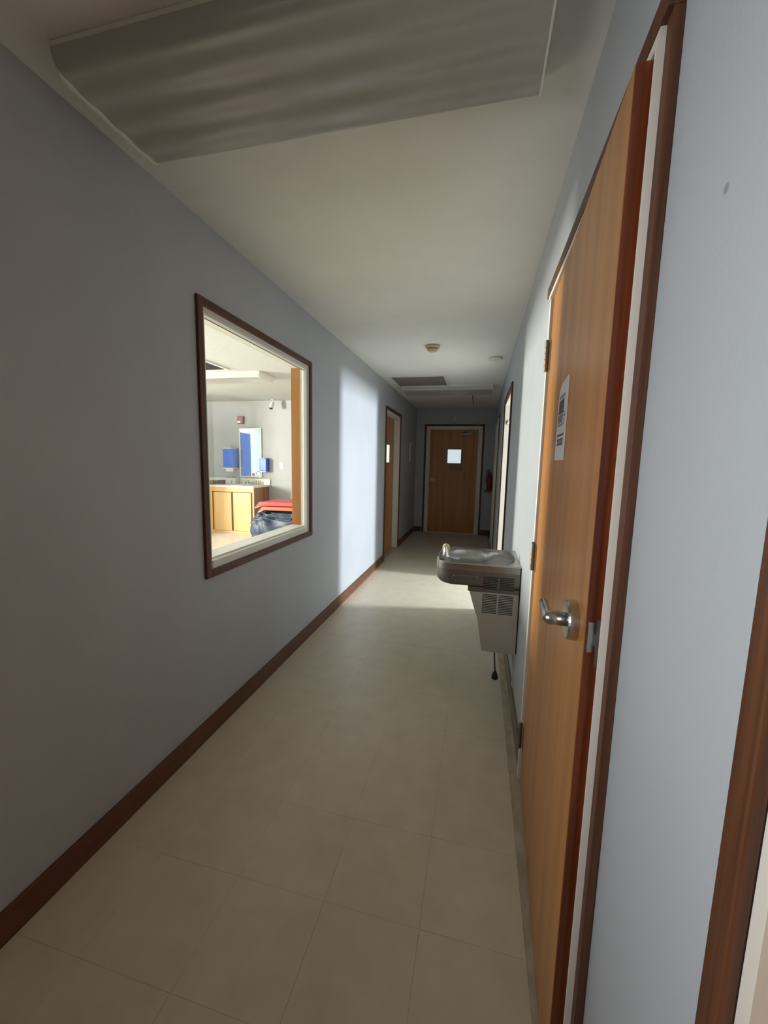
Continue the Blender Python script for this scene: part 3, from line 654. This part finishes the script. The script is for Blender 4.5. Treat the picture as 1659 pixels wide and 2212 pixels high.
# mirror
m_ = thing('wall_mirror', 'tall white-framed mirror above the sink', 'mirror', (-3.13, RY1, 1.5))
mx0, mx1, mz0, mz1 = -3.372, -2.892, 1.030, 1.984
bxo('mirror_glass', 'mirror', m_, mx0 + 0.018, mx1 - 0.018, RY1 - 0.020, RY1 - 0.016, mz0 + 0.018, mz1 - 0.018)
for a in ((mx0, mx0 + 0.018, mz0, mz1), (mx1 - 0.018, mx1, mz0, mz1), (mx0 + 0.018, mx1 - 0.018, mz0, mz0 + 0.018), (mx0 + 0.018, mx1 - 0.018, mz1 - 0.018, mz1)):
    bxo('frame', 'lam', m_, a[0], a[1], RY1 - 0.028, RY1 - 0.0005, a[2], a[3], 0.002)
bm = bmesh.new(); lathe(bm, [(0.036, 0), (0.036, 0.001), (0, 0.0012)], (-3.075, RY1 - 0.0203, 1.082), (0, -1, 0), 24); tag(obj('pink_sticker', bm, 'pink', None), 'round pink sticker at the bottom of the mirror', 'sticker')
st = thing('round_sticker', 'round white sticker with dark rim in the mirror corner', 'sticker', (-2.96, RY1 - 0.0203, 1.09))
bm = bmesh.new(); lathe(bm, [(0.050, 0), (0.050, 0.001), (0, 0.0012)], (-2.965, RY1 - 0.0203, 1.100), (0, -1, 0), 28); obj('rim', bm, 'bluedk', st)
bm = bmesh.new(); lathe(bm, [(0.041, 0.00125), (0.041, 0.002), (0, 0.0022)], (-2.965, RY1 - 0.0203, 1.096), (0, -1, 0), 28); obj('face', bm, 'lam', st)
# dispensers
def dispenser(x0, x1, z0, z1, dp, label):
    r = thing('towel_dispenser', label, 'dispenser', ((x0 + x1) / 2, RY1, z0))
    bxo('cover', 'blue', r, x0, x1, RY1 - dp, RY1 - 0.022, z0 + 0.018, z1 - 0.014, 0.012)
    bxo('back_plate', 'bluedk', r, x0 + 0.004, x1 - 0.002, RY1 - 0.0215, RY1 - 0.0005, z0 + 0.010, z1 - 0.004, 0.002)
    bxo('top_trim', 'lam', r, x0 + 0.006, x1 - 0.03, RY1 - dp + 0.002, RY1 - 0.022, z1 - 0.0138, z1 - 0.002)
    bxo('bottom_trim', 'lam', r, x0 + 0.006, x1 - 0.02, RY1 - dp + 0.002, RY1 - 0.022, z0, z0 + 0.0178)
    return r
r = dispenser(-3.635, -3.405, 1.190, 1.592, 0.19, 'large blue paper towel dispenser left of the mirror')
bm = bmesh.new(); v_ = box(bm, -3.60, -3.45, RY1 - 0.15, RY1 - 0.10, 1.135, 1.1895); obj('paper_tail', bm, 'lam', r, 0.006)
dispenser(-2.885, -2.738, 1.140, 1.412, 0.12, 'smaller blue soap dispenser right of the mirror')
fa = thing('fire_alarm', 'small red fire alarm strobe above the mirror', 'alarm', (-3.32, RY1, 2.13))
bxo('body', 'red', fa, -3.390, -3.262, RY1 - 0.055, RY1 - 0.0005, 2.062, 2.206, 0.006)
bxo('strobe_lens', 'lam', fa, -3.378, -3.305, RY1 - 0.068, RY1 - 0.0552, 2.072, 2.115, 0.005)
sw = thing('light_switch', 'cream light switch plate right of the blue dispensers', 'switch', (-2.47, RY1, 1.27))
bxo('plate', 'lam', sw, -2.512, -2.434, RY1 - 0.007, RY1 - 0.0005, 1.212, 1.331, 0.002)
bxo('toggle', 'offwhite', sw, -2.478, -2.468, RY1 - 0.016, RY1 - 0.0072, 1.260, 1.284)
cc = thing('security_camera', 'small white security camera hanging from the ceiling corner', 'camera', (-2.66, RY1 - 0.16, RH))
bm = bmesh.new(); lathe(bm, [(0.030, 0.0004), (0.030, 0.008), (0.010, 0.014), (0.009, 0.045), (0, 0.046)], (-2.56, RY1 - 0.16, RH), (0, 0, -1), 16); obj('mount', bm, 'offwhite', cc)
dr = Vector((-0.10, -0.35, -0.93)).normalized(); c0 = Vector((-2.56, RY1 - 0.16, RH - 0.055))
bm = bmesh.new(); lathe(bm, [(0.026, 0.0), (0.034, 0.01), (0.036, 0.11), (0.036, 0.125)], c0, dr, 20); obj('camera_body', bm, 'offwhite', cc, smooth=False)
bm = bmesh.new(); lathe(bm, [(0.034, 0.1252), (0.034, 0.132), (0, 0.134)], c0, dr, 20); obj('camera_lens', bm, 'black', cc)
bm = bmesh.new(); tube(bm, [(-2.54, RY1 - 0.15, RH - 0.012), (-2.50, RY1 - 0.10, RH - 0.012), (-2.40, RY1 - 0.01, RH - 0.02)], 0.004, 6); obj('cable', bm, 'offwhite', cc)

# navy sack with folded mats on top
def sack():
    bm = bmesh.new(); bmesh.ops.create_uvsphere(bm, u_segments=96, v_segments=64, radius=1.0)
    from mathutils import noise
    for v in bm.verts:
        p = v.co.copy(); sgn = lambda q: math.copysign(abs(q) ** 0.55, q)
        q = Vector((sgn(p.x) * 0.60, sgn(p.y) * 0.36, sgn(p.z) * 0.27))
        w = Vector((p.x * 2.2 + 3, p.y * 2.2, p.z * 1.3))
        f = noise.noise(w * 1.2) * 0.04 + (abs(noise.noise(Vector((w.x * 2.0 + w.z * 1.2, w.y * 2.0 + w.z, w.z * 0.9)))) - 0.25) * -0.16 + (abs(noise.noise(Vector((w.x * 4.5 - w.z * 2, w.y * 4.5, w.z * 2.0)))) - 0.2) * -0.07
        d = p.normalized(); q += d * f
        q.z = min(max(q.z, -0.262), 0.262); v.co = q
    for f in bm.faces: f.smooth = True
    return bm
bm = sack(); bmesh.ops.translate(bm, verts=bm.verts, vec=(-1.80, 6.05, 0.2635))
tag(obj('stuffed_sack', bm, 'bag', None, smooth=True), 'crumpled navy plastic sack slumped beside the maple cabinet', 'sack')
def mat_slab(x0, x1, y0, y1, z, t, mname, name, label, tilt, yaw):
    T = Matrix.Translation(((x0 + x1) / 2, (y0 + y1) / 2, z)) @ Matrix.Rotation(yaw, 4, 'Z') @ Matrix.Rotation(tilt, 4, 'Y')
    r = thing(name, label, 'mat', ((x0 + x1) / 2, (y0 + y1) / 2, z))
    w, l = (x1 - x0) / 2, (y1 - y0) / 2
    bm = bmesh.new()
    prism(bm, [(-w - 0.09, -0.035), (-w - 0.085, -0.030), (-w, t), (w, t), (w, 0.0), (-w + 0.01, 0.0)], 1, -l, l, T)
    obj('cover', bm, mname, r, 0.006)
    bm = bmesh.new(); prism(bm, [(-w - 0.088, -0.043), (-w - 0.070, -0.043), (-w + 0.012, -0.006), (-w + 0.0, -0.006)], 1, -l, l, T); obj('folded_edge', bm, 'lam', r)
    return r
mat_slab(-2.12, -1.25, 5.72, 6.30, 0.580, 0.052, 'orange', 'folded_mat', 'orange-red folded mat lying directly on the navy sack', -0.01, 0.0)
mat_slab(-2.20, -1.24, 5.76, 6.36, 0.646, 0.060, 'redm', 'folded_mat', 'darker red folded mat on top of the pile', -0.02, 0.0)

# added unseen cupboard-shaped block: shades the playroom's far wall; the mirror shows it
cb = thing('blue_light_blocker', 'added tall blue light blocker shaped like a cupboard, seen only in the mirror', 'light blocker', (-5.0, 4.75, 0))
bxo('body', 'blue', cb, -5.35, -4.67, 4.55, 5.0, 0.001, 2.05, 0.004)
bxo('blocker_door', 'blue', cb, -5.335, -4.685, 4.53, 4.5495, 0.05, 2.0, 0.003)
bxo('handle', 'satin', cb, -4.75, -4.735, 4.50, 4.5298, 0.98, 1.12, 0.002)
